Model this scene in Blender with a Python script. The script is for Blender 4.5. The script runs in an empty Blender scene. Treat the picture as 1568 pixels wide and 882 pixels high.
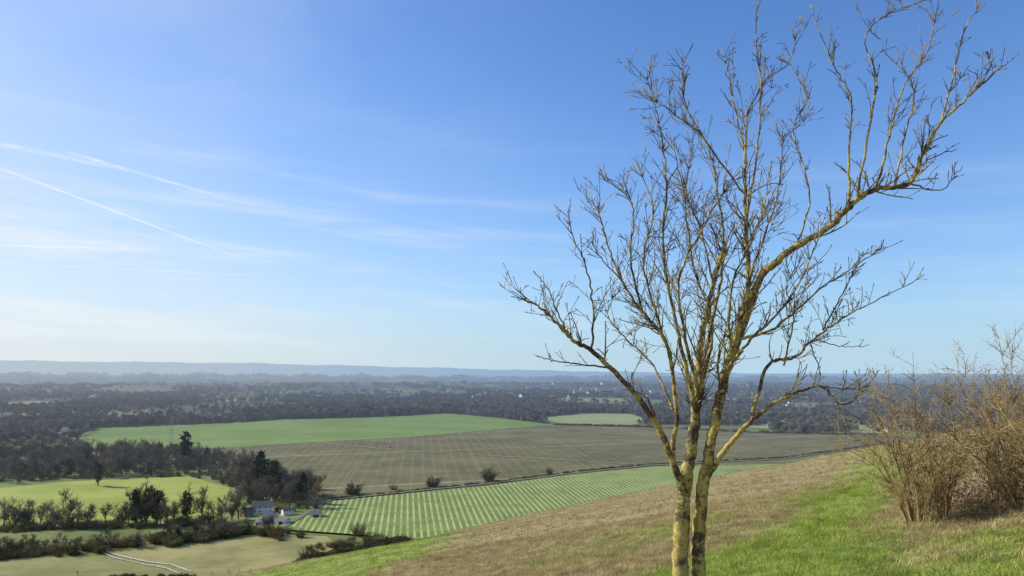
import bpy, math, random
import numpy as np
from mathutils import Vector, Matrix
random.seed(7); rng=np.random.default_rng(7)
sc=bpy.context.scene
F=1132.4; PT=math.radians(6.4); sP,cP=math.sin(PT),math.cos(PT)
VZ=-80.0
SUN_AZ=math.radians(-72); SUN_EL=math.radians(31)
def ray(x,y):
    u=(441-y)/F; r=(x-784)/F
    return r, cP-u*sP, sP+u*cP
def V(x,y,z=VZ):
    r,f,k=ray(x,y); t=z/k; return (r*t,f*t)
def at(x,y,Y):
    r,f,k=ray(x,y); t=Y/f; return Vector((r*t,Y,k*t))
def H(x,y):
    x=np.asarray(x,float); y=np.asarray(y,float)
    r2=x*x+y*y; r=np.sqrt(r2); az=np.arctan2(x,y)
    hill=-1.7-.153*y+.196*x-2.5e-4*r2
    w=np.clip((r-3)/10,0,1)
    hill=hill+w*(.10*np.sin(x*.55+y*.21+1)*np.sin(y*.43-x*.12)+.05*np.sin(x*1.3+2)*np.sin(y*1.1+x*.6)+.25*np.sin(x*.11+y*.07)*np.clip(r/60,0,1))
    # sheep tracks running along the slope
    q=(x*.62-y*.78); hill=hill-w*.12*np.exp(-((np.mod(q+1.2*np.sin((x*.78+y*.62)*.13)+.4*np.sin((x+y)*.5),5.5)-2.7)/.4)**2)
    hill=np.where(hill>15,15+8*np.tanh((hill-15)/8),hill)
    azd=np.degrees(az)
    a1=np.interp(azd,[-180,-60,-35,-20,-8,2,15,40,180],[200,222,212,196,140,90,45,40,200])
    a1=a1+5*np.sin(azd*.9)+3*np.sin(azd*2.3+1)+2*np.sin(azd*5.1)+1.4*np.sin(azd*13)
    a2=np.interp(azd,[-180,-35,-15,0,12,35,180],[60,62,48,30,34,42,60])+7*np.sin(azd*1.7+2)+4*np.sin(azd*4.3)
    a3=np.interp(azd,[-180,-30,0,20,35,180],[14,16,10,12,18,14])+3*np.sin(azd*2.9)
    v=VZ+a1*np.exp(-((r-11500)/2100)**2)+a2*np.exp(-((r-6300)/900)**2)+a3*np.exp(-((r-3700)/500)**2)
    v=v-np.clip((r-14000)/6000,0,1)*60
    d=np.abs(hill-v); return np.maximum(hill,v)+1.0*np.log1p(np.exp(-np.clip(d,0,50)))*(r<2500)
def hz(x,y): return float(H(x,y))
def onhill(x,y):
    r,f,k=ray(x,y); t=1.5
    while t<400:
        if k*t<hz(r*t,f*t): break
        t*=1.01
    a,b=t/1.01,t
    for _ in range(20):
        m=(a+b)/2
        if k*m<hz(r*m,f*m): b=m
        else: a=m
    return (r*b,f*b)

# ---------- materials ----------
def Lk(nt,a,b): nt.links.new(a,b)
def newmat(name):
    m=bpy.data.materials.new(name); m.use_nodes=True; nt=m.node_tree; nt.nodes.clear(); return m,nt
def math_(nt,op,a,b=None,c=None,clamp=False):
    n=nt.nodes.new('ShaderNodeMath'); n.operation=op; n.use_clamp=clamp
    for i,v in enumerate((a,b,c)):
        if v is None: continue
        if isinstance(v,(int,float)): n.inputs[i].default_value=v
        else: Lk(nt,v,n.inputs[i])
    return n.outputs[0]
def mixc(nt,f,a,b,bt='MIX'):
    n=nt.nodes.new('ShaderNodeMix'); n.data_type='RGBA'; n.blend_type=bt; n.clamp_factor=True
    for i,v in ((0,f),(6,a),(7,b)):
        if isinstance(v,(int,float)): n.inputs[i].default_value=v
        elif isinstance(v,tuple): n.inputs[i].default_value=(*v,1)
        else: Lk(nt,v,n.inputs[i])
    return n.outputs[2]
def ramp(nt,f,a,b):
    n=nt.nodes.new('ShaderNodeMapRange'); n.interpolation_type='SMOOTHSTEP'
    n.inputs[1].default_value=a; n.inputs[2].default_value=b; Lk(nt,f,n.inputs[0]); return n.outputs[0]
def noise(nt,scale,detail=4,vec=None,rough=.55,coord='pos'):
    if vec is None:
        vec=nt.nodes.new('ShaderNodeNewGeometry').outputs['Position'] if coord=='pos' else nt.nodes.new('ShaderNodeTexCoord').outputs['Object']
    n=nt.nodes.new('ShaderNodeTexNoise'); n.inputs['Scale'].default_value=scale; n.inputs['Detail'].default_value=detail; n.inputs['Roughness'].default_value=rough
    Lk(nt,vec,n.inputs['Vector']); return n.outputs['Fac']
HAZE_L=3100.0
def finish(m,nt,col,rough=.9,bump=None,haze=True,transl=0,bstr=.3,bdist=.02):
    b=nt.nodes.new('ShaderNodeBsdfPrincipled'); b.inputs['Roughness'].default_value=rough
    b.inputs['Specular IOR Level'].default_value=.15
    if isinstance(col,tuple): b.inputs['Base Color'].default_value=(*col,1)
    else: Lk(nt,col,b.inputs['Base Color'])
    if bump is not None:
        bn=nt.nodes.new('ShaderNodeBump'); bn.inputs['Strength'].default_value=bstr; bn.inputs['Distance'].default_value=bdist
        Lk(nt,bump,bn.inputs['Height']); Lk(nt,bn.outputs[0],b.inputs['Normal'])
    out=b.outputs[0]
    if transl:
        t=nt.nodes.new('ShaderNodeBsdfTranslucent')
        if isinstance(col,tuple): t.inputs[0].default_value=(*col,1)
        else: Lk(nt,col,t.inputs[0])
        x=nt.nodes.new('ShaderNodeMixShader'); x.inputs[0].default_value=transl; Lk(nt,out,x.inputs[1]); Lk(nt,t.outputs[0],x.inputs[2]); out=x.outputs[0]
    if haze:  # aerial haze painted into the material as emission by world position, brighter sunward
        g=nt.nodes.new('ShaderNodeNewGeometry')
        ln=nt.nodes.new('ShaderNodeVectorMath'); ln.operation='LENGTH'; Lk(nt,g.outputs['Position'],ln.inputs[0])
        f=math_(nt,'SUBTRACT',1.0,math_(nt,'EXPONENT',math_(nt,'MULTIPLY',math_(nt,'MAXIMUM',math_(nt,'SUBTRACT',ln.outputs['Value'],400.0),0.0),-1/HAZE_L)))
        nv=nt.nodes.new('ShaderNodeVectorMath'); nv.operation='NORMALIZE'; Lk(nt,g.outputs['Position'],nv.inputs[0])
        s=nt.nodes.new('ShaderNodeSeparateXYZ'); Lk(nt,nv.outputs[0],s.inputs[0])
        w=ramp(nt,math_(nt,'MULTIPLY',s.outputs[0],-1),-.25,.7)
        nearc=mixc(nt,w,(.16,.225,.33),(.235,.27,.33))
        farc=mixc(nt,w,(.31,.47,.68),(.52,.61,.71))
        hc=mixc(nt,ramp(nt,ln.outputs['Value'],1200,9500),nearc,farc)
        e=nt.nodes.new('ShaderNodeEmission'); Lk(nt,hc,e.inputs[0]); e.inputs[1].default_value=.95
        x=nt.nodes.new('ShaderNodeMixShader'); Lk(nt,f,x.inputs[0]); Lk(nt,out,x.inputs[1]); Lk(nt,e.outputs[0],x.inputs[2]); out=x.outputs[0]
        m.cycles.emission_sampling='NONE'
    o=nt.nodes.new('ShaderNodeOutputMaterial'); Lk(nt,out,o.inputs[0]); return m
def simple(name,a,b,scale=1.0,detail=4,lo=.35,hi=.65,haze=True,rough=.9,rnd=0,transl=0,coord='pos',bump=False):
    m,nt=newmat(name); n=noise(nt,scale,detail,coord=coord); f=ramp(nt,n,lo,hi)
    c=mixc(nt,f,a,b)
    if rnd:
        oi=nt.nodes.new('ShaderNodeObjectInfo')
        v=math_(nt,'MULTIPLY_ADD',oi.outputs['Random'],2*rnd,1-rnd)
        h=nt.nodes.new('ShaderNodeHueSaturation'); Lk(nt,c,h.inputs['Color']); Lk(nt,v,h.inputs['Value'])
        Lk(nt,math_(nt,'MULTIPLY_ADD',math_(nt,'FRACT',math_(nt,'MULTIPLY',oi.outputs['Random'],7.3)),.05,.475),h.inputs['Hue']); c=h.outputs[0]
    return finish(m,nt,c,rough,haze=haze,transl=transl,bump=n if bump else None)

# ---------- mesh builder ----------
class MB:
    def __init__(s): s.v=[]; s.f=[]; s.m=[]
    def tube(s,pts,rad,sides=5,mat=0,cap=True,wob=0):
        n=len(pts); base=len(s.v); ref=None
        cs=[(math.cos(2*math.pi*k/sides),math.sin(2*math.pi*k/sides)) for k in range(sides)]
        for i,p in enumerate(pts):
            t=(pts[min(i+1,n-1)]-pts[max(i-1,0)])
            if t.length<1e-9: t=Vector((0,0,1))
            t.normalize()
            if ref is None: ref=t.orthogonal()
            ref=(ref-t*ref.dot(t))
            if ref.length<1e-6: ref=t.orthogonal()
            ref.normalize(); b=t.cross(ref)
            for c,sn in cs:
                r=rad[i]*(1+(random.uniform(-wob,wob) if wob else 0))
                s.v.append(tuple(p+(ref*c+b*sn)*r))
        for i in range(n-1):
            for k in range(sides):
                a=base+i*sides+k; b2=base+i*sides+(k+1)%sides
                s.f.append((a,b2,b2+sides,a+sides)); s.m.append(mat)
        if cap:
            s.f.append(tuple(base+(n-1)*sides+k for k in range(sides))); s.m.append(mat)
    def quad(s,c,u,v,mat=0):
        b=len(s.v); s.v+= [tuple(c-u-v),tuple(c+u-v),tuple(c+u+v),tuple(c-u+v)]; s.f.append((b,b+1,b+2,b+3)); s.m.append(mat)
    def face(s,ps,mat=0):
        b=len(s.v); s.v+=[tuple(p) for p in ps]; s.f.append(tuple(range(b,b+len(ps)))); s.m.append(mat)
    def box(s,x0,x1,y0,y1,z0,z1,mat=0):
        b=len(s.v)
        s.v+=[(x0,y0,z0),(x1,y0,z0),(x1,y1,z0),(x0,y1,z0),(x0,y0,z1),(x1,y0,z1),(x1,y1,z1),(x0,y1,z1)]
        for q in ((0,3,2,1),(4,5,6,7),(0,1,5,4),(1,2,6,5),(2,3,7,6),(3,0,4,7)):
            s.f.append(tuple(b+i for i in q)); s.m.append(mat)
    def mesh(s,name,mats,smooth=False):
        me=bpy.data.meshes.new(name); me.from_pydata(s.v,[],s.f)
        for m in mats: me.materials.append(m)
        me.polygons.foreach_set('material_index',s.m)
        if smooth: me.polygons.foreach_set('use_smooth',[True]*len(s.f))
        me.update(); return me
def link(name,me,loc=(0,0,0),rz=0,sc_=1):
    o=bpy.data.objects.new(name,me); sc.collection.objects.link(o); o.location=loc; o.rotation_euler=(0,0,rz)
    o.scale=(sc_,)*3 if isinstance(sc_,(int,float)) else sc_
    return o
def rv(s=1): return Vector((random.gauss(0,s),random.gauss(0,s),random.gauss(0,s)))

# ---------- instancing ----------
def scatter(name,pts,rot,scl,protos):
    col=bpy.data.collections.new(name+'_kinds')
    for p in protos: col.objects.link(p)
    me=bpy.data.meshes.new(name); n=len(pts); me.vertices.add(n)
    me.vertices.foreach_set('co',np.asarray(pts,np.float32).ravel())
    a=me.attributes.new('rotv','FLOAT_VECTOR','POINT'); r=np.zeros((n,3),np.float32); r[:,2]=rot; a.data.foreach_set('vector',r.ravel())
    a=me.attributes.new('sclv','FLOAT_VECTOR','POINT'); s=np.asarray(scl,np.float32)
    if s.ndim==1: s=np.repeat(s[:,None],3,1)
    a.data.foreach_set('vector',s.ravel())
    a=me.attributes.new('kind','INT','POINT'); a.data.foreach_set('value',rng.integers(0,len(protos),n).astype(np.int32))
    ob=bpy.data.objects.new(name,me); sc.collection.objects.link(ob)
    g=bpy.data.node_groups.new(name,'GeometryNodeTree')
    g.interface.new_socket('Geometry',in_out='INPUT',socket_type='NodeSocketGeometry')
    g.interface.new_socket('Geometry',in_out='OUTPUT',socket_type='NodeSocketGeometry')
    gi=g.nodes.new('NodeGroupInput'); go=g.nodes.new('NodeGroupOutput')
    ci=g.nodes.new('GeometryNodeCollectionInfo'); ci.inputs['Collection'].default_value=col; ci.inputs['Separate Children'].default_value=True; ci.inputs['Reset Children'].default_value=True
    ip=g.nodes.new('GeometryNodeInstanceOnPoints'); ip.inputs['Pick Instance'].default_value=True
    def attr(nm,t):
        q=g.nodes.new('GeometryNodeInputNamedAttribute'); q.data_type=t; q.inputs['Name'].default_value=nm; return q.outputs['Attribute']
    g.links.new(gi.outputs[0],ip.inputs['Points']); g.links.new(ci.outputs[0],ip.inputs['Instance'])
    g.links.new(attr('rotv','FLOAT_VECTOR'),ip.inputs['Rotation']); g.links.new(attr('sclv','FLOAT_VECTOR'),ip.inputs['Scale'])
    g.links.new(attr('kind','INT'),ip.inputs['Instance Index'])
    g.links.new(ip.outputs[0],go.inputs[0])
    md=ob.modifiers.new('scatter','NODES'); md.node_group=g
    return ob
def proto(name,me): return bpy.data.objects.new(name,me)

# ---------- polygon helpers ----------
def inpoly(px,py,poly):
    ins=np.zeros(px.shape,bool); n=len(poly)
    for i in range(n):
        x1,y1=poly[i]; x2,y2=poly[(i+1)%n]
        c=((y1>py)!=(y2>py))&(px<(x2-x1)*(py-y1)/((y2-y1) if y2!=y1 else 1e-9)+x1); ins^=c
    return ins
def sdist(px,py,poly):
    d=np.full(px.shape,1e9); n=len(poly)
    for i in range(n):
        x1,y1=poly[i]; x2,y2=poly[(i+1)%n]; dx,dy=x2-x1,y2-y1
        t=np.clip(((px-x1)*dx+(py-y1)*dy)/(dx*dx+dy*dy+1e-9),0,1)
        d=np.minimum(d,np.hypot(px-x1-t*dx,py-y1-t*dy))
    return np.where(inpoly(px,py,poly),d,-d)
def fillpoly(poly,n):
    xs=[p[0] for p in poly]; ys=[p[1] for p in poly]; X=[];Y=[]
    while len(X)<n:
        a=rng.uniform(min(xs),max(xs),n*3); b=rng.uniform(min(ys),max(ys),n*3); k=inpoly(a,b,poly)
        X+=list(a[k]);Y+=list(b[k])
    return np.array(X[:n]),np.array(Y[:n])

# ---------- world ----------
w=bpy.data.worlds.new('World'); sc.world=w; w.use_nodes=True; nt=w.node_tree; nt.nodes.clear()
sky=nt.nodes.new('ShaderNodeTexSky'); sky.sky_type='NISHITA'; sky.sun_disc=False
sky.sun_elevation=SUN_EL; sky.sun_rotation=SUN_AZ%(2*math.pi); sky.altitude=100; sky.air_density=1.0; sky.dust_density=.5; sky.ozone_density=2.0
tc=nt.nodes.new('ShaderNodeTexCoord'); sp=nt.nodes.new('ShaderNodeSeparateXYZ'); Lk(nt,tc.outputs['Generated'],sp.inputs[0])
az=math_(nt,'ARCTAN2',sp.outputs[0],sp.outputs[1]); el=math_(nt,'ARCSINE',sp.outputs[2])
elp=math_(nt,'MAXIMUM',el,0.0)
c0=mixc(nt,1.0,sky.outputs[0],(.86,1.27,1.84),'MULTIPLY')
left=ramp(nt,math_(nt,'MULTIPLY',az,-1),-.25,.75)
hzc=mixc(nt,left,(4.9,6.9,8.4),(8.2,8.3,7.9))
hf=math_(nt,'EXPONENT',math_(nt,'MULTIPLY',elp,math_(nt,'MULTIPLY_ADD',left,4.9,-8.8)))
c0=mixc(nt,math_(nt,'MULTIPLY',hf,.96),c0,hzc)
cv=nt.nodes.new('ShaderNodeCombineXYZ')
Lk(nt,math_(nt,'MULTIPLY',az,1.9),cv.inputs[0]); Lk(nt,math_(nt,'ADD',math_(nt,'MULTIPLY',el,21),math_(nt,'MULTIPLY',az,1.3)),cv.inputs[1])
cn=noise(nt,1.0,7,cv.outputs[0],.6)
streak=ramp(nt,cn,.45,.72)
low=math_(nt,'MULTIPLY',math_(nt,'SUBTRACT',1.0,ramp(nt,el,.13,.36)),ramp(nt,el,.0,.06))
cf=math_(nt,'MULTIPLY',math_(nt,'MULTIPLY',streak,low),math_(nt,'MULTIPLY_ADD',left,.9,.18))
cv2=nt.nodes.new('ShaderNodeCombineXYZ'); Lk(nt,math_(nt,'MULTIPLY',az,1.3),cv2.inputs[0]); Lk(nt,math_(nt,'MULTIPLY',el,2.4),cv2.inputs[1]); cv2.inputs[2].default_value=4
veil=math_(nt,'MULTIPLY',ramp(nt,noise(nt,1.6,5,cv2.outputs[0]),.25,.8),math_(nt,'MULTIPLY',left,.65))
c1=mixc(nt,veil,c0,(6.4,7.4,8.7))
c2=mixc(nt,cf,c1,(8.5,9.0,9.4))
bg=nt.nodes.new('ShaderNodeBackground'); Lk(nt,c2,bg.inputs[0]); bg.inputs[1].default_value=.1
wo=nt.nodes.new('ShaderNodeOutputWorld'); Lk(nt,bg.outputs[0],wo.inputs[0])
sl=bpy.data.lights.new('sun','SUN'); sl.energy=5.0; sl.angle=math.radians(.5); sl.color=(1,.93,.80)
so=bpy.data.objects.new('sun',sl); sc.collection.objects.link(so)
so.rotation_euler=Vector((math.sin(SUN_AZ)*math.cos(SUN_EL),math.cos(SUN_AZ)*math.cos(SUN_EL),math.sin(SUN_EL))).to_track_quat('Z','Y').to_euler()
cam=bpy.data.cameras.new('camera'); cam.lens=26; cam.sensor_width=36; cam.clip_start=.1; cam.clip_end=120000
co=bpy.data.objects.new('camera',cam); sc.collection.objects.link(co); co.rotation_euler=(math.radians(90)+PT,0,0); sc.camera=co
sc.view_settings.view_transform='Standard'

# ---------- ground ----------
azs=np.concatenate([np.linspace(-58,58,620),np.linspace(60,300,90)]); na=len(azs)
rs=np.concatenate([[0.01],np.geomspace(1.2,45000,520)]); nr=len(rs)
A,R=np.meshgrid(np.radians(azs),rs); GX=R*np.sin(A); GY=R*np.cos(A); GZ=H(GX,GY)
me=bpy.data.meshes.new('ground'); me.vertices.add(na*nr); me.vertices.foreach_set('co',np.stack([GX,GY,GZ],-1).astype(np.float32).ravel())
i,j=np.meshgrid(np.arange(nr-1),np.arange(na),indexing='ij'); j2=(j+1)%na
q=np.stack([i*na+j,(i+1)*na+j,(i+1)*na+j2,i*na+j2],-1).reshape(-1,4)
me.loops.add(q.size); me.polygons.add(len(q)); me.loops.foreach_set('vertex_index',q.ravel().astype(np.int32))
me.polygons.foreach_set('loop_start',np.arange(0,q.size,4,dtype=np.int32)); me.polygons.foreach_set('use_smooth',np.ones(len(q),bool))
me.update(calc_edges=True); me.validate()
gp=[(1322,690),(1362,682),(1410,705),(1362,770),(1460,810),(1568,800),(1700,800),(1700,1080),(840,1080),(900,960),(985,882),(1110,838),(1215,790),(1275,745)]
greenA=[onhill(*p) for p in gp]
gpB=[(352,884),(470,862),(640,824),(700,815),(660,850),(560,884),(480,920),(300,920)]
greenB=[onhill(*p) for p in gpB]
gpC=[(640,884),(860,830),(1040,800),(1180,765),(1120,805),(960,850),(860,884)]
greenC=[onhill(*p) for p in gpC]
tanp=[onhill(*p) for p in [(1330,795),(1370,835),(1440,850),(1480,822),(1568,812),(1568,780),(1400,770)]]
def gmask(x,y):
    r=np.hypot(x,y)
    m=np.clip(.5+sdist(x,y,greenA)/(.12*r+.3),0,1)*.9
    m=np.maximum(m,np.clip(.5+sdist(x,y,greenB)/(.12*r),0,1))
    m=np.maximum(m,.5*np.clip(.5+sdist(x,y,greenC)/(.10*r),0,1))
    m=m*(1-.7*np.clip(.5+sdist(x,y,tanp)/1.2,0,1))
    nn=.5*np.sin(x*.31+y*.17+1.3*np.sin(y*.23))*np.sin(y*.27-x*.13+1.1*np.sin(x*.37))+.4*np.sin(x*1.1+2*np.sin(y*.7))*np.sin(y*.9+1.5*np.sin(x*.6))
    return np.clip(m+nn*.36,0,1)
at_=me.attributes.new('green','FLOAT','POINT'); at_.data.foreach_set('value',gmask(GX.ravel(),GY.ravel()).astype(np.float32))
m,nt=newmat('ground_turf')
an=nt.nodes.new('ShaderNodeAttribute'); an.attribute_name='green'
g=nt.nodes.new('ShaderNodeNewGeometry'); ln=nt.nodes.new('ShaderNodeVectorMath'); ln.operation='LENGTH'; Lk(nt,g.outputs['Position'],ln.inputs[0]); dist=ln.outputs['Value']
n1=noise(nt,3.0,8,rough=.7); n2=noise(nt,.35,5); n3=noise(nt,14,6,rough=.75)
gm=math_(nt,'ADD',an.outputs['Fac'],math_(nt,'MULTIPLY',math_(nt,'SUBTRACT',n1,.5),1.5),clamp=True)
gm=ramp(nt,math_(nt,'ADD',gm,math_(nt,'MULTIPLY',math_(nt,'SUBTRACT',n2,.5),.5)),.2,.8)
dry=mixc(nt,ramp(nt,n1,.35,.7),(.27,.205,.085),(.50,.40,.20))
grn=mixc(nt,ramp(nt,n1,.3,.7),(.18,.24,.04),(.36,.42,.08))
hillc=mixc(nt,gm,dry,grn)
hillc=mixc(nt,math_(nt,'MULTIPLY',ramp(nt,n3,.62,.35),.45),hillc,(.07,.06,.03))
hillc=mixc(nt,math_(nt,'MULTIPLY',ramp(nt,noise(nt,.9,6,rough=.7),.5,.68),.35),hillc,(.13,.105,.045))
vo=nt.nodes.new('ShaderNodeTexVoronoi'); vo.inputs['Scale'].default_value=.0028; Lk(nt,g.outputs['Position'],vo.inputs['Vector'])
sv=nt.nodes.new('ShaderNodeSeparateXYZ'); Lk(nt,vo.outputs['Color'],sv.inputs[0])
fld=mixc(nt,ramp(nt,sv.outputs[0],.45,.5),(.26,.23,.14),(.21,.29,.10))
fld=mixc(nt,ramp(nt,sv.outputs[1],.72,.74),(.11,.10,.07),fld)
fld=mixc(nt,math_(nt,'MULTIPLY',noise(nt,.02,6),.3),fld,(.08,.08,.05))
near=mixc(nt,ramp(nt,noise(nt,.03,6),.35,.65),(.15,.18,.05),(.24,.26,.085))
vc=mixc(nt,ramp(nt,dist,1000,1300),near,fld)
col=mixc(nt,ramp(nt,dist,230,300),hillc,vc)
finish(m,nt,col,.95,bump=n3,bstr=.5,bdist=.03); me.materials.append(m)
link('ground',me)

# ---------- fields ----------
def sheet(name,px,mat,dz,world=False):
    P=px if world else [V(*p) for p in px]
    mb=MB(); mb.face([Vector((x,y,VZ+dz)) for x,y in P]); me=mb.mesh(name,[mat]); return link(name,me)
def fieldmat(name,a,b,scale,stripe=None,lo=.35,hi=.65,dist_=.25):
    m,nt=newmat(name); n=noise(nt,scale,7,rough=.65); c=mixc(nt,ramp(nt,n,lo,hi),a,b)
    nb=noise(nt,scale*.12,3); c=mixc(nt,math_(nt,'MULTIPLY',ramp(nt,nb,.4,.7),.35),c,tuple(v*.72 for v in a))
    for (ang,per,lcol,wd,stg) in (stripe or []):
        g=nt.nodes.new('ShaderNodeNewGeometry'); s=nt.nodes.new('ShaderNodeSeparateXYZ'); Lk(nt,g.outputs['Position'],s.inputs[0])
        u=math_(nt,'ADD',math_(nt,'MULTIPLY',s.outputs[0],math.cos(ang)/per),math_(nt,'MULTIPLY',s.outputs[1],-math.sin(ang)/per))
        u=math_(nt,'ADD',u,math_(nt,'MULTIPLY',noise(nt,.006,1),dist_ if per<10 else 4.0/per))
        t=math_(nt,'ABSOLUTE',math_(nt,'SUBTRACT',math_(nt,'FRACT',u),.5))
        f=ramp(nt,t,wd*1.6,wd*.4)
        f=math_(nt,'MULTIPLY',f,math_(nt,'MULTIPLY',ramp(nt,noise(nt,.08,6,rough=.7),.25,.6),stg))
        c=mixc(nt,f,c,lcol)
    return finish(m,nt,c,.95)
far_green=fieldmat('winter_wheat',(.17,.25,.055),(.23,.31,.08),.01,[(math.radians(60),24,(.13,.19,.05),.05,.4)])
brown=fieldmat('stubble_soil',(.135,.12,.05),(.215,.185,.085),.02,[(math.radians(-7),9,(.27,.25,.13),.12,.35),(math.radians(62),31,(.11,.105,.045),.06,.4),(math.radians(-7),104,(.30,.28,.15),.010,.3),(math.radians(70),210,(.38,.35,.21),.010,.7)])
crop=fieldmat('crop_rows',(.155,.225,.05),(.22,.29,.075),.06,[(math.radians(-8),3.4,(.54,.53,.24),.16,.85)])
past=fieldmat('pasture',(.28,.33,.06),(.40,.43,.09),.02)
mead=fieldmat('meadow',(.22,.215,.075),(.38,.33,.13),.035)
pale=fieldmat('pale_field',(.30,.34,.13),(.37,.40,.19),.02)
FG=[(105,682),(128,668),(140,656),(370,647),(420,643),(600,638),(680,633),(760,640),(850,651),(640,669),(480,678),(320,687),(150,690)]
BR=[(300,690),(480,678),(640,669),(850,651),(1000,655),(1150,663),(1340,667),(1420,668),(1480,662),(1500,700),(1200,712),(1000,716),(880,728),(745,746),(600,760),(500,770),(488,750),(430,726),(350,705)]
CR=[(418,812),(470,788),(500,770),(600,760),(745,746),(880,728),(1000,716),(1200,712),(1250,760),(1000,800),(860,830),(700,860),(640,832),(560,822)]
PA=[(-140,756),(0,748),(100,738),(290,730),(352,748),(345,775),(330,800),(180,806),(0,812),(-160,820)]
MD=[(-300,862),(0,856),(150,842),(280,830),(400,818),(500,822),(520,838),(440,870),(430,960),(-300,960)]
sheet('far_green_field',FG,far_green,.3); sheet('brown_field',BR,brown,.6); sheet('striped_crop_field',CR,crop,.9)
sheet('pasture_field',PA,past,.3); sheet('meadow',MD,mead,.3)
P2=[[(815,640),(900,633),(965,634),(1000,645),(960,652),(850,650)],[(1140,654),(1200,646),(1350,652),(1372,664),(1280,664)],[(380,586),(450,583),(470,586),(400,590)],[(1050,612),(1150,609),(1180,613),(1070,617)],
    [(-20,619),(60,614),(130,618),(20,624)],[(180,600),(260,598),(280,602),(190,604)],[(560,604),(700,601),(720,604),(590,607)],[(300,612),(420,609),(440,612),(320,616)],[(850,612),(960,610),(970,613),(870,616)],[(1180,622),(1300,617),(1330,622),(1210,628)]]
for k,p in enumerate(P2): sheet('pale_field',p,pale,.3)
def ribbon(name,px,wd,mat,dz,world=False):
    P=[Vector((*(p if world else V(*p)),0)) for p in px]
    Q=[]
    for i in range(len(P)-1):
        for k in range(8): Q.append(P[i].lerp(P[i+1],k/8))
    Q.append(P[-1]); mb=MB(); L=[]
    for i,p in enumerate(Q):
        t=(Q[min(i+1,len(Q)-1)]-Q[max(i-1,0)]).normalized(); nrm=Vector((-t.y,t.x,0))
        ww=wd*random.uniform(.8,1.2); L.append((p+nrm*ww/2,p-nrm*ww/2))
    for i in range(len(L)-1):
        a,b=L[i]; c,d=L[i+1]
        mb.face([Vector((v.x,v.y,max(hz(v.x,v.y),VZ)+dz)) for v in (a,b,d,c)])
    return link(name,mb.mesh(name,[mat]))
chalk=simple('chalk',(.42,.39,.28),(.68,.64,.52),.9)
ribbon('chalk_path',[(152,839),(160,846),(185,853),(225,862),(262,866),(292,877)],1.2,chalk,.6)
ribbon('chalk_path',[(150,844),(175,856),(220,866),(255,872),(284,884)],.7,chalk,.6)
lane=simple('lane_surface',(.16,.15,.11),(.24,.22,.16),.3)
ribbon('farm_lane',[(430,812),(505,768),(600,758),(745,743),(880,726),(1000,714),(1200,704),(1350,683)],3.2,lane,1.2)
ribbon('farm_track',[(300,690),(480,678),(640,669),(850,651)],3,simple('track_grass',(.2,.2,.11),(.27,.26,.16),.2),.9)
ribbon('farm_track',[(480,678),(620,692),(800,702),(1000,714)],2.6,simple('track_soil',(.30,.27,.16),(.40,.36,.22),.2),1.0)
# ---------- valley trees ----------
woodA=simple('bare_twigs',(.14,.105,.07),(.25,.19,.125),.2,rnd=.35)
woodB=simple('bare_twigs_grey',(.13,.112,.08),(.22,.19,.135),.2,rnd=.35)
farA=simple('far_canopy_brown',(.15,.12,.08),(.27,.215,.15),.02,rnd=.4)
farB=simple('far_canopy_grey',(.13,.12,.09),(.23,.21,.16),.02,rnd=.4)
ivy=simple('ivy_leaves',(.03,.042,.018),(.075,.095,.035),1.2,rnd=.25)
pine=simple('pine_needles',(.02,.035,.018),(.045,.065,.03),1.0,rnd=.25)
scrubm=simple('scrub_twigs',(.15,.125,.06),(.28,.235,.105),.6,rnd=.3)
def vtree(seed,spread=.55,h=1.0,mat=None,ivyn=0,tw=.0026):
    random.seed(seed); mb=MB()
    def g(p,d,L,r,l):
        n=4 if l<2 else 3; pts=[p.copy()]
        for i in range(n):
            d=(d+rv(.13)+Vector((0,0,.07))).normalized(); p=p+d*L/n; pts.append(p.copy())
        mb.tube(pts,[max(r*(1-.6*i/n),tw*.6) for i in range(n+1)],5 if l==0 else 3,0,False)
        if l>=4: return
        k={0:9,1:6,2:5,3:4}[l]
        for i in range(k):
            t=random.uniform(.35 if l else .3,1); idx=min(int(t*n),n-1); b=pts[idx].lerp(pts[idx+1],t*n-idx)
            dd=(d*.6+rv(.6)*spread*1.25+Vector((0,0,.2))).normalized()
            g(b,dd,L*random.uniform(.45,.72)*(1 if l else .85),max(r*.5,tw),l+1)
    g(Vector((0,0,-.02)),Vector((0,0,1)),.5*h,.022,0)
    for c in range(ivyn):
        a=random.random()*6.28; q=random.random(); z=.12+.62*q; rr=.13*(1-.5*abs(q-.4))
        cc=Vector((math.cos(a)*rr*random.random()**.5,math.sin(a)*rr*random.random()**.5,z))
        for _ in range(22):
            mb.quad(cc+rv(.028),rv(.009),rv(.009),1)
    return mb.mesh('tree',[mat or woodA,ivy])
def conifer(seed):
    random.seed(seed); mb=MB(); mb.tube([Vector((0,0,0)),Vector((.01,0,.5)),Vector((0,0,.95))],[.02,.014,.004],5,0)
    for i in range(60):
        z=random.uniform(.35,.98); r=.24*(1.02-z)**.5*random.uniform(.4,1.2); a=random.random()*6.28
        e=Vector((math.cos(a)*r,math.sin(a)*r,z+r*.15)); mb.tube([Vector((0,0,z-.03)),e],[.006,.002],3,0)
        for _ in range(22): mb.quad(Vector((0,0,z)).lerp(e,random.uniform(.5,1.1))+rv(.022),rv(.010),rv(.008),1)
    return mb.mesh('pine_tree',[woodA,pine])
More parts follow.
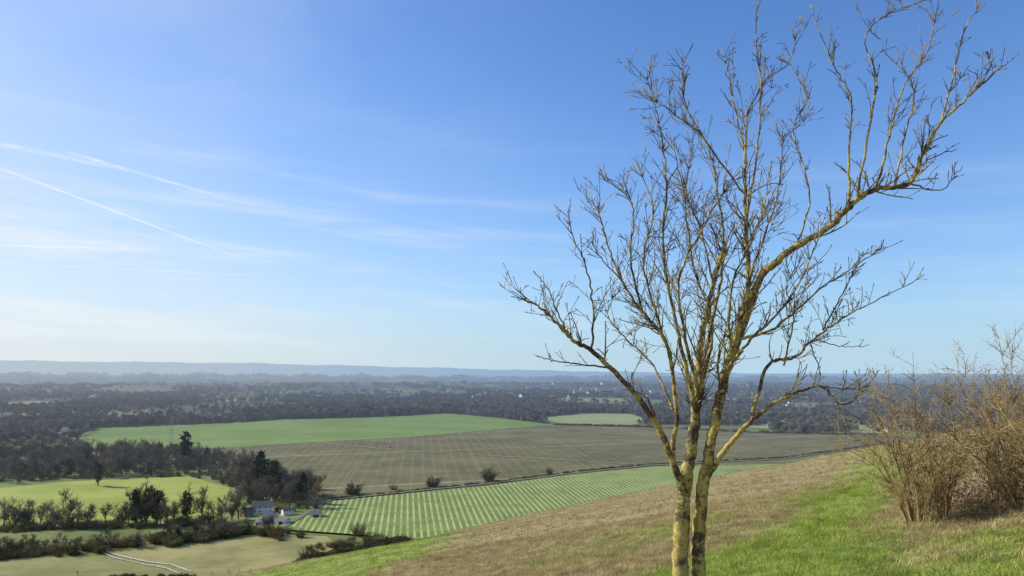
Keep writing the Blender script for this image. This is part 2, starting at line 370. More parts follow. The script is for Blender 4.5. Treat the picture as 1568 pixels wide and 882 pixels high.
def shrubby(seed,mat,leaf=None,w=.5,n=60,lf=16):
    random.seed(seed); mb=MB()
    for s in range(n):
        a=random.random()*6.28; b=Vector((math.cos(a)*w*.5*random.random(),math.sin(a)*w*.5*random.random(),-.02)); d=Vector((math.cos(a)*w,math.sin(a)*w,1)).normalized()
        p=b; pts=[p.copy()]; L=random.uniform(.5,.9)
        for i in range(4):
            d=(d+rv(.16)).normalized(); p=p+d*L/4; pts.append(p.copy())
        mb.tube(pts,[.011,.009,.007,.005,.003],3,0,False)
        for _ in range(9):
            i=random.randint(1,3); dd=(d+rv(.5)).normalized(); q=pts[i]; mb.tube([q,q+dd*.13,q+(dd+rv(.3)).normalized()*.25],[.005,.004,.002],3,0,False)
        if leaf:
            for _ in range(lf): mb.quad(pts[random.randint(1,4)]+rv(.06),rv(.02),rv(.02),1)
    return mb.mesh('scrub',[mat,leaf or mat])
def crown(seed,mat,flat=.42):
    random.seed(seed); mb=MB(); mb.tube([Vector((0,0,0)),Vector((0,0,.5))],[.025,.015],4,0,False)
    for l in range(9):
        c=Vector((random.gauss(0,.16),random.gauss(0,.16),random.uniform(.35,.85)))
        for _ in range(36): mb.quad(c+rv(.08),rv(.022),rv(.022),0)
        mb.tube([Vector((0,0,.3)),c],[.012,.006],3,0,False)
    return mb.mesh('crown',[mat])
bare=[vtree(11),vtree(12,.6,mat=woodB),vtree(13,.5),vtree(14,.65,mat=woodB)]
ivied=[vtree(21,.45,ivyn=60,mat=woodB),vtree(22,.5,ivyn=45)]
con=[conifer(31),conifer(32)]
scr=[shrubby(41,scrubm),shrubby(42,woodA,ivy,.6,lf=9),shrubby(43,scrubm,ivy,.4,lf=5)]
crn=[crown(50+k,(farA,farB,farB,farA)[k]) for k in range(4)]+[crown(60,ivy)]
pr=lambda L,n: [proto(n,m) for m in L]
def wood(name,poly,n,hmin,hmax,protos,world=False):
    P=poly if world else [V(*p) for p in poly]
    X,Y=fillpoly(P,n); Z=H(X,Y); h=rng.uniform(hmin,hmax,n)
    return scatter(name,np.stack([X,Y,Z],1),rng.uniform(0,6.28,n),np.stack([h*rng.uniform(.85,1.2,n),h*rng.uniform(.85,1.2,n),h],1),protos)
wood('tree_belt',[(-60,742),(-60,704),(60,698),(130,694),(300,700),(425,730),(492,765),(485,785),(440,788),(380,772),(345,740),(290,727),(100,735)],400,12,21,pr(bare,'bare_tree_kind')+pr(bare,'bt_kind')+pr(bare,'bt_kind')+pr([ivied[0]],'evergreen_kind'))
wood('understorey_scrub',[(-60,742),(-60,722),(100,718),(290,712),(425,745),(492,770),(485,787),(440,790),(380,776),(345,742),(290,730),(100,737)],240,3,6,pr([scr[0],scr[2],scr[0]],'scrub_kind'))
def line_pts(px,n,jit):
    P=[V(*p) for p in px]; seg=[math.dist(P[i],P[i+1]) for i in range(len(P)-1)]; tot=sum(seg); X=[];Y=[]
    for t in rng.uniform(0,tot,n):
        i=0
        while i<len(seg)-1 and t>seg[i]: t-=seg[i]; i+=1
        k=t/seg[i]; X.append(P[i][0]+(P[i+1][0]-P[i][0])*k); Y.append(P[i][1]+(P[i+1][1]-P[i][1])*k)
    return np.array(X)+rng.normal(0,jit,n),np.array(Y)+rng.normal(0,jit,n)
def hedge(name,px,n,hmin,hmax,protos,jit=1.0,wide=1.2):
    X,Y=line_pts(px,n,jit); h=rng.uniform(hmin,hmax,n)
    return scatter(name,np.stack([X,Y,H(X,Y)],1),rng.uniform(0,6.28,n),np.stack([h*wide,h*wide,h],1),protos)
hedge('hedgerow',[(505,767),(600,757),(745,741),(880,724),(1000,712),(1200,702),(1350,681)],520,1.3,2.6,pr([scr[1],scr[2]],'hk'),.5)
hedge('hedgerow',[(-40,816),(120,808),(330,803)],75,2,6,pr([scr[0],scr[0],scr[2]],'hk'),3.5)
hedge('hedgerow',[(-40,858),(150,842),(280,830),(400,817),(455,822)],110,2.5,7,pr([scr[0],scr[2],scr[0]],'hk'),4.5)
hedge('bare_tree_row',[(-40,852),(150,838),(280,827),(400,814)],34,6,11,pr(bare,'hk'),4)
hedge('bare_tree_row',[(-40,812),(120,806),(330,801),(370,797)],26,10,17,pr(bare,'hk'),4,1.1)
hedge('bare_tree_row',[(345,770),(380,768),(440,765),(495,775)],16,10,18,pr(bare,'hk'),4,1.1)
hedge('hedgerow',[(455,866),(480,858),(540,846),(625,828)],110,1.6,3.6,pr([scr[1],scr[2]],'hk'),2.0)
hedge('hedgerow',[(480,842),(520,838),(560,832),(590,826)],30,2,4.5,pr([scr[0],scr[2]],'hk'),2.5)
hedge('hedgerow',[(170,884),(260,884),(300,886)],26,1.2,2.2,pr([scr[1]],'hk'),1.5)
def put(name,me,x,y,hpx,lean=1.0):
    X,Y=V(x,y); h=hpx*Y/F; return link(name,me,(X,Y,hz(X,Y)),random.uniform(0,6.28),(h*1.1*lean,h*1.1*lean,h*1.08))
random.seed(5)
for (x,y,h,k) in [(60,808,48,0),(20,812,40,1),(100,806,58,2),(132,806,40,3),(160,802,36,0),(75,806,34,1),(310,800,56,2),(265,800,40,0),(340,800,46,1),(185,805,44,3),(365,795,50,0),(5,806,52,3),(45,806,40,2)]:
    put('bare_tree',bare[k],x,y,h)
for (x,y,h,k) in [(208,804,62,0),(224,805,66,1),(240,803,60,0),(285,800,52,1),(272,832,26,0),(150,745,40,1)]: put('ivy_clad_tree',ivied[k],x,y,h,.95)
for (x,y,h,k) in [(282,722,54,0),(398,752,54,1),(417,762,50,0),(463,772,42,0)]: put('pine_tree',con[k],x,y,h,1.2)
for (x,y,h,k) in [(541,758,20,1),(603,751,12,0),(663,746,17,1),(750,738,22,2),(842,727,12,2),(470,858,24,0),(548,820,22,0)]: put('hedgerow_bush',scr[k],x,y,h)
for (x,y,h,k) in [(540,758,22,0),(750,738,26,1),(483,778,46,2)]: put('bare_tree',bare[k],x,y,h)
# far woodland
n=56000
s=rng.uniform(1/6800,1/1150,n); R_=1/s; A_=np.radians(rng.uniform(-52,52,n)); X=R_*np.sin(A_); Y=R_*np.cos(A_)
keep=Y>80*F/ (661-568)
for p in [FG,BR]+P2: keep&=~inpoly(X,Y,[V(*q) for q in p])
pn=np.sin(X*.0045+2*np.sin(Y*.0016))*np.sin(Y*.0021+1.5*np.sin(X*.0023))+.35*np.sin(X*.013+Y*.004)
thr=np.interp(R_,[1200,1900,3000,6800],[-.7,-.4,-.12,.0])
keep&=(pn>thr)|(rng.random(n)<.10)
town=(X/Y>.28)&(Y<2600); keep&=~(town&(rng.random(n)<.45))
X,Y,R_=X[keep],Y[keep],R_[keep]; n=len(X); h=rng.uniform(8,16,n)*np.interp(R_,[1200,6000],[.9,1.0])
ww=h*np.interp(R_,[1200,3000,6800],[1.0,1.4,2.2])
scatter('distant_woodland',np.stack([X,Y,H(X,Y)-1],1),rng.uniform(0,6.28,n),np.stack([ww,ww,h],1),pr(crn[:4],'crown_kind')+pr(crn,'crown_kind'))
wood('woodland_edge',[(370,646),(420,642),(600,637),(680,632),(700,628),(560,626),(420,630),(365,638)],900,13,18,pr(crn,'ck'))
wood('village_trees',[(-60,715),(-60,662),(60,655),(138,657),(112,684),(130,690),(60,700)],220,7,13,pr(crn[:4],'ck'))
wood('copse',[(1180,664),(1300,666),(1310,658),(1240,650),(1180,655)],160,9,14,pr(crn,'ck'))
wood('parkland_trees',[(1340,668),(1560,668),(1560,630),(1300,632)],380,9,15,pr(crn,'ck'))
hedge('hedgerow',[(850,651),(1000,655),(1150,663),(1340,667)],200,2,5,pr([scr[1],scr[0]],'hk'),2,1.8)
hedge('hedgerow',[(640,669),(850,651)],30,1,2,pr([scr[0]],'hk'),1)

# ---------- houses ----------
brick=simple('brick',(.28,.2,.15),(.38,.28,.21),3,coord='obj'); white=simple('render_white',(.66,.65,.6),(.82,.8,.75),1,coord='obj')
tile=simple('roof_tile',(.15,.115,.095),(.22,.175,.145),2,coord='obj'); slate=simple('roof_slate',(.17,.16,.145),(.25,.24,.22),2,coord='obj')
glass=simple('window_glass',(.03,.04,.05),(.06,.07,.09),1,rough=.2); frame=simple('window_frame',(.7,.7,.68),(.8,.8,.78),1)
def house(w_,d_,e,rf,wall,roof,ch=True,shed=False):
    mb=MB(); mb.box(-w_/2,w_/2,-d_/2,d_/2,0,e,0)
    o=.4; zr=e+rf
    for sy in (-1,1):
        a=Vector((-w_/2-o,sy*(d_/2+o),e-.25)); b=Vector((w_/2+o,sy*(d_/2+o),e-.25)); c=Vector((w_/2+o,0,zr)); d=Vector((-w_/2-o,0,zr))
        mb.face([a,b,c,d],1); u=Vector((0,0,.18)); mb.face([a+u,b+u,c+u,d+u],1); mb.face([a,b,b+u,a+u],1)
    for sx in (-1,1): mb.face([Vector((sx*w_/2,-d_/2,e)),Vector((sx*w_/2,d_/2,e)),Vector((sx*w_/2,0,zr-.1))],0)
    if ch: mb.box(w_/2-1.6,w_/2-.7,-.5,.5,zr-.8,zr+1.2,0); mb.box(w_/2-1.4,w_/2-1.2,-.2,0,zr+1.2,zr+1.6,1)
    nx=max(2,int(w_/3)); fl=2 if e>4 else 1
    if not shed:
        for sy in (-1,1):
            for f in range(fl):
                for i in range(nx):
                    x=-w_/2+(i+.5)*w_/nx; z=1+f*2.6
                    y0,y1=sorted((sy*d_/2,sy*(d_/2+.04))); 
                    if f==0 and i==nx//2: mb.box(x-.5,x+.5,y0,y1,.02,2.1,3); continue
                    mb.box(x-.6,x+.6,y0,y1,z,z+1.2,3); y0,y1=sorted((sy*(d_/2+.04),sy*(d_/2+.06))); mb.box(x-.5,x-.04,y0,y1,z+.1,z+1.1,2); mb.box(x+.04,x+.5,y0,y1,z+.1,z+1.1,2)
    else:
        mb.box(-w_/4,w_/4,-d_/2-.04,-d_/2,.02,e*.8,2)
    return mb.mesh('house',[wall,roof,glass,frame])
hb=house(11,7.5,5.2,3,brick,tile); hw=house(12,7,5,2.6,white,slate); hc=house(9,7,5,2.8,white,tile); barn=house(26,14,5.5,3,simple('metal_cladding',(.6,.63,.65),(.72,.74,.75),1),slate,False,True)
fh=house(14,8,4.6,3.2,white,slate); gar=house(6,5,2.4,1.5,white,slate,False,True)
def ph(name,me,x,y,rz=None,s=1):
    X,Y=V(x,y); return link(name,me,(X,Y,hz(X,Y)),random.uniform(-.6,.6) if rz is None else rz,s)
ph('farmhouse',fh,402,785,.35,.8); ph('white_cottage',gar,414,800,.3,1.2); ph('garden_shed',gar,434,803,-.4,.9); ph('white_cottage',gar,484,793,.2,1.0); ph('white_cottage',hw,440,788,.7,.5)
ph('brick_house',hb,378,790,.9,.55); ph('white_cottage',gar,398,804,-.5,.7)
for (x,y,k) in [(10,716,2),(36,714,1),(75,668,0),(100,664,2),(60,664,1),(30,667,0),(122,660,2),(112,668,1),(88,672,1)]: ph(['brick_house','white_house','white_house'][k],[hb,hw,hc][k],x,y)
random.seed(9)
for _ in range(60):
    x=random.uniform(1170,1568); y=random.choice([random.uniform(636,662),random.uniform(606,640)]); k=random.randint(0,2)
    ph(['brick_house','white_house','white_house'][k],[hb,hw,hc][k],x,y,None,random.uniform(.8,1.15)*(1 if y>630 else 1.3))
for _ in range(120):
    x=random.uniform(560,1180) if random.random()<.75 else random.uniform(0,560); y=random.uniform(587,614); k=random.randint(0,2)
    ph(['brick_house','white_house','white_house'][k],[hb,hw,hc][k],x,y,None,random.uniform(1.4,2.6))
for (x,y,s_) in [(905,603,2.8),(890,605,2),(930,604,3),(650,603,2.4),(480,602,2),(960,600,2.8),(730,598,2.6),(1010,606,2.4),(820,599,2.8),(700,606,2.1),(560,600,2.4)]: ph('warehouse',barn,x,y,0.05,s_)
steel=simple('galvanised_steel',(.25,.27,.29),(.35,.37,.38),1)
def pylon():
    mb=MB(); T=[(0,3.2),(12,1.9),(22,1.1),(34,.7),(38,.15)]
    def c(i,k): z,wd=T[i]; return Vector(((1,-1,-1,1)[k]*wd,(1,1,-1,-1)[k]*wd,z))
    for i in range(4):
        for k in range(4):
            mb.tube([c(i,k),c(i+1,k)],[.16,.16],4); mb.tube([c(i,k),c(i+1,(k+1)%4)],[.1,.1],3); mb.tube([c(i+1,k),c(i+1,(k+1)%4)],[.1,.1],3)
    for z,l in ((22,6.5),(28,8),(34,5.5)):
        for s in (-1,1): mb.tube([Vector((s*.6,0,z+1)),Vector((s*l,0,z))],[.12,.08],4); mb.tube([Vector((s*.6,0,z-.6)),Vector((s*l,0,z))],[.12,.08],4); mb.tube([Vector((s*l,0,z)),Vector((s*l,0,z-2))],[.12,.12],4)
    return mb.mesh('pylon',[steel])
py=pylon()
for x,y in [(590,640),(781,637),(262,676),(1240,640),(940,628)]: ph('electricity_pylon',py,x,y,.3,.62)
fw=simple('weathered_wood',(.16,.12,.08),(.26,.21,.15),1)
def fence(name,px,sp,h=1.2,s=1):
    X=[V(*p) for p in px]; mb=MB(); prev=None
    for i in range(len(X)-1):
        L=math.dist(X[i],X[i+1]); n=max(1,int(L/sp))
        for k in range(n):
            x=X[i][0]+(X[i+1][0]-X[i][0])*k/n; y=X[i][1]+(X[i+1][1]-X[i][1])*k/n; z=hz(x,y)
            hh=h*random.uniform(.95,1.08); mb.tube([Vector((x,y,z-.2)),Vector((x,y,z+hh))],[.09*s,.08*s],6)
            p=Vector((x,y,z))
            if prev is not None:
                for q in (.35,.7,1.0): mb.tube([prev+Vector((0,0,q*h)),p+Vector((0,0,q*h))],[.012,.012],3)
            prev=p
    return link(name,mb.mesh(name,[fw]))
fence('post_and_wire_fence',[(560,838),(640,822),(720,812),(790,798)],4,1.4,1.3)
fence('post_and_wire_fence',[(300,884),(350,878),(400,874),(470,862)],4,1.4,1.3)
def tractor():
    mb=MB()
    mb.box(-1.0,1.2,-.55,.55,.9,1.7,0); mb.box(-1.6,-.3,-.75,.75,1.2,2.0,0); mb.box(-1.5,-.4,-.7,.7,2.0,2.75,1); mb.box(-1.6,-.3,-.8,.8,2.75,2.9,2)
    for x,r in ((-1.0,.85),(1.0,.5)):
        for s in (-1,1):
            mb.tube([Vector((x,s*.75,r)),Vector((x,s*1.15,r))],[r,r],16,3); mb.tube([Vector((x,s*.74,r)),Vector((x,s*1.2,r))],[r*.5,r*.5],12,2)
    mb.tube([Vector((.7,.2,1.7)),Vector((.7,.2,2.5))],[.06,.05],6,3)
    return mb.mesh('tractor',[simple('tractor_paint',(.45,.45,.4),(.55,.55,.5),1),glass,frame,simple('rubber',(.02,.02,.02),(.04,.04,.04),1)])
ph('tractor',tractor(),597,686,.4,1)
def person(loc,rz):
    me=bpy.data.meshes.new('walker'); J=[(0,0,.95),(0,0,1.2),(0,0,1.42),(0,0,1.52),(.0,.02,1.66),(.1,0,.92),(.11,.12,.5),(.11,.02,.06),(.11,.16,.03),(-.1,0,.92),(-.11,-.05,.5),(-.11,-.25,.1),(-.11,-.12,.04),(.19,0,1.4),(.23,-.08,1.15),(.22,.04,.92),(-.19,0,1.4),(-.23,.06,1.15),(-.22,.2,.95),(0,.02,1.75)]
    E=[(0,1),(1,2),(2,3),(3,4),(4,19),(0,5),(5,6),(6,7),(7,8),(0,9),(9,10),(10,11),(11,12),(2,13),(13,14),(14,15),(2,16),(16,17),(17,18)]
    rad=[.15,.15,.16,.06,.1,.1,.065,.045,.04,.1,.065,.045,.04,.07,.05,.035,.07,.05,.035,.07]
    me.from_pydata(J,E,[]); o=link('walker',me,loc,rz)
    o.modifiers.new('s','SKIN'); me.skin_vertices[0].data[0].use_root=True
    for v,r in zip(me.skin_vertices[0].data,rad): v.radius=(r,r*.85)
    o.modifiers.new('d','SUBSURF').levels=1
    m,nt=newmat('walking_clothes'); s=nt.nodes.new('ShaderNodeSeparateXYZ'); t=nt.nodes.new('ShaderNodeTexCoord'); Lk(nt,t.outputs['Object'],s.inputs[0])
    c=mixc(nt,ramp(nt,s.outputs[2],.93,.95),(.03,.03,.05),(.07,.07,.09)); c=mixc(nt,ramp(nt,s.outputs[2],1.5,1.52),c,(.45,.28,.2)); c=mixc(nt,ramp(nt,s.outputs[2],1.7,1.72),c,(.75,.75,.72))
    finish(m,nt,c); me.materials.append(m)
X_,Y_=V(118,882); person((X_,Y_,hz(X_,Y_)+.3),1.2)

# ---------- contrails ----------
def contrail(a,b,w0,w1,st,seed):
    ALT=3000
    P=[Vector((*[c for c in (lambda r:(r[0]*ALT/r[2],r[1]*ALT/r[2]))(ray(*p))],ALT)) for p in (a,b)]
    mb=MB(); n=60; d=(P[1]-P[0]); 
    for i in range(n):
        q=[]
        for t in (i/n,(i+1)/n):
            p=P[0].lerp(P[1],t); wd=(w0+(w1-w0)*t); s=Vector((-d.y,d.x,0)).normalized()
            q.append((p+s*wd,p-s*wd))
        mb.face([q[0][0],q[0][1],q[1][1],q[1][0]])
    me=mb.mesh('contrail',[]); uv=me.uv_layers.new(name='UVMap')
    for f in range(n):
        for k,(u,v) in enumerate(((f/n,0),(f/n,1),((f+1)/n,1),((f+1)/n,0))): uv.data[f*4+k].uv=(u,v)
    m,nt=newmat('ice_cloud'); t=nt.nodes.new('ShaderNodeTexCoord'); s=nt.nodes.new('ShaderNodeSeparateXYZ'); Lk(nt,t.outputs['UV'],s.inputs[0])
    cr=math_(nt,'SUBTRACT',1.0,math_(nt,'ABSOLUTE',math_(nt,'MULTIPLY_ADD',s.outputs[1],2,-1)))
    cr=ramp(nt,cr,0.0,1.0)
    en=ramp(nt,math_(nt,'SUBTRACT',1.0,s.outputs[0]),0,.45)
    en=math_(nt,'MULTIPLY',en,ramp(nt,s.outputs[0],-.05,.12))
    mp=nt.nodes.new('ShaderNodeMapping'); mp.inputs['Scale'].default_value=(14,1.2,1); mp.inputs['Location'].default_value=(seed,0,0); Lk(nt,t.outputs['UV'],mp.inputs[0])
    nn=ramp(nt,noise(nt,1,6,mp.outputs[0],.65),.2,.75)
    f=math_(nt,'MULTIPLY',math_(nt,'MULTIPLY',math_(nt,'MULTIPLY',cr,en),nn),st)
    e=nt.nodes.new('ShaderNodeEmission'); e.inputs[0].default_value=(.90,.95,1,1); e.inputs[1].default_value=1
    tr=nt.nodes.new('ShaderNodeBsdfTransparent'); x=nt.nodes.new('ShaderNodeMixShader'); Lk(nt,f,x.inputs[0]); Lk(nt,tr.outputs[0],x.inputs[1]); Lk(nt,e.outputs[0],x.inputs[2])
    o=nt.nodes.new('ShaderNodeOutputMaterial'); Lk(nt,x.outputs[0],o.inputs[0]); me.materials.append(m); m.cycles.emission_sampling='NONE'
    link('contrail',me)
contrail((-60,235),(420,415),80,65,1.1,1)
contrail((100,232),(385,315),150,60,.85,5)
contrail((-60,208),(240,270),260,130,.6,9)
contrail((-60,374),(300,384),300,200,1.0,13)
contrail((-60,400),(520,428),240,180,.7,17)
contrail((-60,445),(400,452),260,200,.6,21)

# ---------- the main bare tree ----------
bm_,nt=newmat('lichen_bark')
n1=noise(nt,9,7,rough=.7); n2=noise(nt,38,6,rough=.7); n3=noise(nt,3,3)
c=mixc(nt,ramp(nt,n2,.35,.65),(.045,.034,.022),(.17,.13,.085))
lich=ramp(nt,math_(nt,'ADD',math_(nt,'MULTIPLY',n1,.7),math_(nt,'MULTIPLY',n3,.3)),.45,.545)
c=mixc(nt,math_(nt,'MULTIPLY',lich,.92),c,mixc(nt,ramp(nt,n2,.3,.7),(.30,.235,.055),(.64,.54,.17)))
finish(bm_,nt,c,.9,bump=n2,haze=False,bstr=.8,bdist=.012)
tw_,nt=newmat('twig_bark'); n1=noise(nt,7,4); c=mixc(nt,ramp(nt,n1,.4,.62),(.08,.06,.04),(.31,.25,.13)); finish(tw_,nt,c,.8,haze=False)
random.seed(101); TD=6.0; mb=MB()
def catmull(P,k=8):
    Q=[]; n=len(P)
    for i in range(n-1):
        p0=P[max(i-1,0)];p1=P[i];p2=P[i+1];p3=P[min(i+2,n-1)]
        for s in range(k):
            t=s/k; Q.append(.5*((2*p1)+(p2-p0)*t+(2*p0-5*p1+4*p2-p3)*t*t+(3*p1-p0-3*p2+p3)*t**3))
    Q.append(P[-1]); return Q
UP=Vector((0,0,1)); cnt=[0]
def twig(p,d,L,r,lvl):
    cnt[0]+=1
    n=max(3,int(L/.045)); st=L/n; pts=[p.copy()]; dirs=[]
    kink=rv(.07)
    for i in range(n):
        if random.random()<.3: kink=rv(.14)
        d=(d+rv(.045)+kink*.6+UP*.045).normalized(); dirs.append(d.copy()); p=p+d*st; pts.append(p.copy())
    rad=[max(r*(1-.6*i/n),.0021) for i in range(n+1)]
    for i in range(1,n):
        if random.random()<.25: rad[i]*=1.35
    rad[-1]=max(rad[-1]*1.5,.0035)
    mb.tube(pts,rad,5 if r>.005 else (4 if r>.003 else 3),1 if r<.0065 else 0)
    if lvl<=0: return
    m=int(L*(14 if lvl>1 else 11)*random.uniform(.5,1.3)+.5)
    for _ in range(m):
        i=random.randint(int(n*.12),n-1); dd=dirs[i]
        s=rv(1); s=(s-dd*s.dot(dd)).normalized()
        ang=random.uniform(.45,1.15); nd=(dd*math.cos(ang)+s*math.sin(ang)+UP*.2).normalized()
        l=L*random.uniform(.25,.65) if random.random()<.5 else random.uniform(.025,.08)
        twig(pts[i].copy(),nd,max(l,.025),max(rad[i]*.7,.0023),lvl-1)
def limb(px,r0,r1,dens=8,sub=(.25,.75),start=.3,lvl=2,jit=.012,ex=.65):
    P=[at(x,y,TD+d) for x,y,d in px]; Q=catmull(P,8)
    Q=[q+rv(jit*.35) if 0<i<len(Q)-1 else q for i,q in enumerate(Q)]
    n=len(Q); rad=[r0+(r1-r0)*(i/(n-1))**ex for i in range(n)]
    rad=[r*random.uniform(.96,1.06) for r in rad]
    if r0>.02:
        Q2=[];R2=[]
        for i in range(n-1):
            Q2+=[Q[i],Q[i].lerp(Q[i+1],.5)]; R2+=[rad[i],(rad[i]+rad[i+1])/2*random.uniform(.97,1.05)]
        Q2.append(Q[-1]);R2.append(rad[-1]); mb.tube(Q2,R2,12,0,True,.05)
    else: mb.tube(Q,rad,7,0 if r0>.008 else 1,True,.04)
    L=sum((Q[i+1]-Q[i]).length for i in range(n-1))
    for _ in range(int(L*dens*2.4*(1-start))):
        i=min(int(n*random.uniform(start,1)),n-2); t=(Q[i+1]-Q[i]).normalized()
        s=rv(1); s=(s-t*s.dot(t)).normalized(); ang=random.uniform(.4,1.15)
        d=(t*math.cos(ang)+s*math.sin(ang)+UP*.4).normalized()
        f=i/n
        twig(Q[i].copy(),d,random.uniform(sub[0]*.5,sub[1])*(1.05-.35*f),min(max(rad[i]*.4,.0035),.0072),lvl if random.random()<.6 else 1)
# stems
limb([(1036,1030,0),(1041,882,0),(1045,790,0),(1053,720,.02),(1063,650,.05),(1070,590,.05),(1074,520,.1),(1092,440,.15),(1110,370,.2)],.074,.011,8,start=.5,ex=.9)
limb([(1079,1030,.05),(1070,882,.05),(1071,800,.05),(1081,720,0),(1094,650,0),(1108,580,-.05),(1128,515,-.1),(1146,440,-.1),(1142,340,-.1),(1141,250,-.1),(1144,175,-.1)],.067,.006,9,(.2,.7),start=.45,ex=.8)
limb([(1052,770,.0),(1032,712,-.05),(1008,655,-.15),(962,592,-.3),(905,537,-.45),(880,524,-.5),(850,492,-.6),(826,470,-.65),(808,462,-.7)],.036,.005,8,(.15,.45),.45)
limb([(905,537,-.45),(908,470,-.5),(898,410,-.5),(878,365,-.5),(869,322,-.5)],.010,.003,8,(.1,.35),.1)
limb([(870,515,-.5),(855,480,-.5),(838,440,-.5),(818,415,-.5)],.008,.003,8,(.1,.25),.1)
limb([(935,563,-.4),(880,556,-.45),(850,553,-.5),(822,545,-.5)],.008,.003,7,(.06,.2),.2,1)
limb([(1050,745,.05),(1030,700,.1),(1036,640,.15),(1022,530,.2),(985,480,.3),(952,430,.35),(932,380,.4),(914,315,.4)],.028,.005,10,(.15,.55),.35)
limb([(985,480,.3),(965,400,.2),(970,330,.15),(960,300,.1),(925,275,.1)],.012,.003,9,(.15,.4),.1)
limb([(960,440,.3),(925,400,.3),(905,370,.3)],.008,.003,9,(.1,.3),.1)
limb([(1066,640,.05),(1050,560,-.1),(1030,470,-.15),(1015,380,-.2),(1020,280,-.25),(1010,190,-.25),(990,118,-.25)],.022,.003,10,(.15,.5),.3)
limb([(1074,560,.1),(1100,450,.3),(1108,370,.35),(1100,300,.4),(1082,220,.4),(1040,180,.4),(1003,155,.4)],.018,.003,10,(.15,.5),.25)
limb([(1094,650,0),(1112,570,.15),(1140,490,.25),(1165,425,.2),(1190,400,.1),(1218,378,0),(1272,345,-.1),(1310,308,-.2),(1342,290,-.25),(1393,280,-.3),(1412,240,-.3),(1440,190,-.35),(1480,150,-.4),(1535,100,-.4)],.041,.006,8,(.15,.5),.42,ex=.9)
limb([(1393,280,-.3),(1440,291,-.3),(1466,262,-.3)],.008,.003,7,(.06,.2),.1,1)
limb([(1395,270,-.3),(1425,243,-.35),(1465,228,-.4)],.008,.003,7,(.06,.2),.1,1)
limb([(1342,290,-.25),(1362,210,-.1),(1385,130,0),(1420,80,0),(1432,30,0)],.012,.003,7,(.15,.4),.2)
limb([(1300,318,-.2),(1300,230,-.25),(1303,150,-.3),(1272,92,-.3),(1240,8,-.3)],.012,.003,6,(.1,.3),.3)
limb([(1312,305,-.2),(1330,200,-.3),(1342,120,-.35),(1325,60,-.35),(1355,25,-.35),(1425,-2,-.35)],.011,.003,7,(.1,.3),.2)
limb([(1350,60,-.35),(1330,45,-.3),(1310,8,-.3)],.005,.0025,5,(.05,.15),.2,1)
limb([(1370,285,-.3),(1385,210,-.2),(1400,140,-.2),(1372,95,-.2)],.010,.003,7,(.1,.35),.1)
limb([(1440,190,-.35),(1462,110,-.3),(1475,50,-.3),(1498,10,-.3)],.009,.003,5,(.08,.25),.1)
limb([(1495,135,-.4),(1515,105,-.4),(1512,82,-.4)],.005,.003,8,(.05,.15),.1,1)
limb([(1080,735,.05),(1110,690,-.1),(1150,645,-.25),(1185,618,-.3),(1222,600,-.35),(1258,592,-.4),(1290,620,-.45),(1322,598,-.5)],.028,.004,8,(.12,.4),.45)
limb([(1258,592,-.4),(1300,596,-.4),(1325,594,-.4)],.006,.003,8,(.05,.2),.1,1)
limb([(1150,645,-.2),(1175,560,-.1),(1215,548,0),(1245,520,.1),(1290,488,.15),(1330,466,.2),(1408,427,.25)],.018,.003,9,(.1,.35),.2)
limb([(1130,520,-.1),(1185,503,-.25),(1240,455,-.35),(1290,420,-.4),(1352,378,-.45)],.015,.003,10,(.1,.4),.15)
limb([(1250,520,.1),(1285,530,.1),(1318,530,.1)],.005,.0025,8,(.05,.15),.1,1)
limb([(1240,525,.1),(1255,570,.1),(1250,600,.1)],.006,.0025,8,(.05,.15),.1,1)
limb([(1218,378,0),(1240,300,.15),(1215,200,.2),(1235,150,.2),(1205,90,.2)],.009,.003,7,(.1,.35),.2)
limb([(1142,340,-.1),(1160,230,-.2),(1165,130,-.25),(1158,60,-.25),(1162,0,-.25)],.011,.003,7,(.1,.3),.2)
limb([(1141,250,-.1),(1125,160,0),(1105,72,.05)],.009,.003,8,(.1,.35),.1)
limb([(1144,175,-.1),(1175,120,-.2),(1205,100,-.2),(1220,55,-.2)],.007,.003,8,(.1,.3),.1)
limb([(1142,300,-.1),(1090,230,-.3),(1050,160,-.35),(1045,88,-.35)],.010,.003,8,(.12,.35),.2)
limb([(1090,660,.05),(1115,560,.4),(1150,420,.6),(1190,300,.65),(1200,210,.65)],.021,.003,10,(.15,.5),.3)
limb([(1066,620,.05),(1090,500,.45),(1060,400,.65),(1050,300,.7),(1060,230,.7)],.020,.003,10,(.15,.5),.25)
limb([(1070,600,.05),(1050,520,-.5),(1040,430,-.65),(1075,350,-.7),(1110,290,-.75)],.018,.003,10,(.15,.5),.25)
limb([(1110,570,-.05),(1150,520,-.5),(1200,470,-.6),(1240,400,-.65),(1260,340,-.65)],.015,.003,9,(.12,.4),.25)
limb([(1036,640,.15),(1000,560,.4),(960,520,.5),(930,480,.55),(950,440,.55)],.012,.003,9,(.12,.4),.25)
limb([(1010,655,-.15),(990,610,-.3),(965,590,-.2),(985,540,-.2)],.009,.003,8,(.08,.25),.3)
limb([(1030,560,.1),(1005,480,-.2),(985,400,-.3),(1000,320,-.3),(975,250,-.3)],.013,.003,10,(.12,.45),.2)
limb([(1120,540,0),(1120,440,-.3),(1160,350,-.4),(1180,280,-.4)],.014,.003,10,(.12,.45),.2)
limb([(1092,440,.15),(1075,360,.1),(1045,280,0),(1030,220,0)],.011,.003,10,(.12,.45),.15)
limb([(1260,505,.1),(1290,450,0),(1310,410,0)],.008,.003,10,(.1,.3),.15)
limb([(1200,560,-.1),(1215,490,-.2),(1205,440,-.2),(1225,400,-.2)],.008,.003,10,(.1,.35),.15)
link('bare_tree',mb.mesh('bare_tree',[bm_,tw_],True))

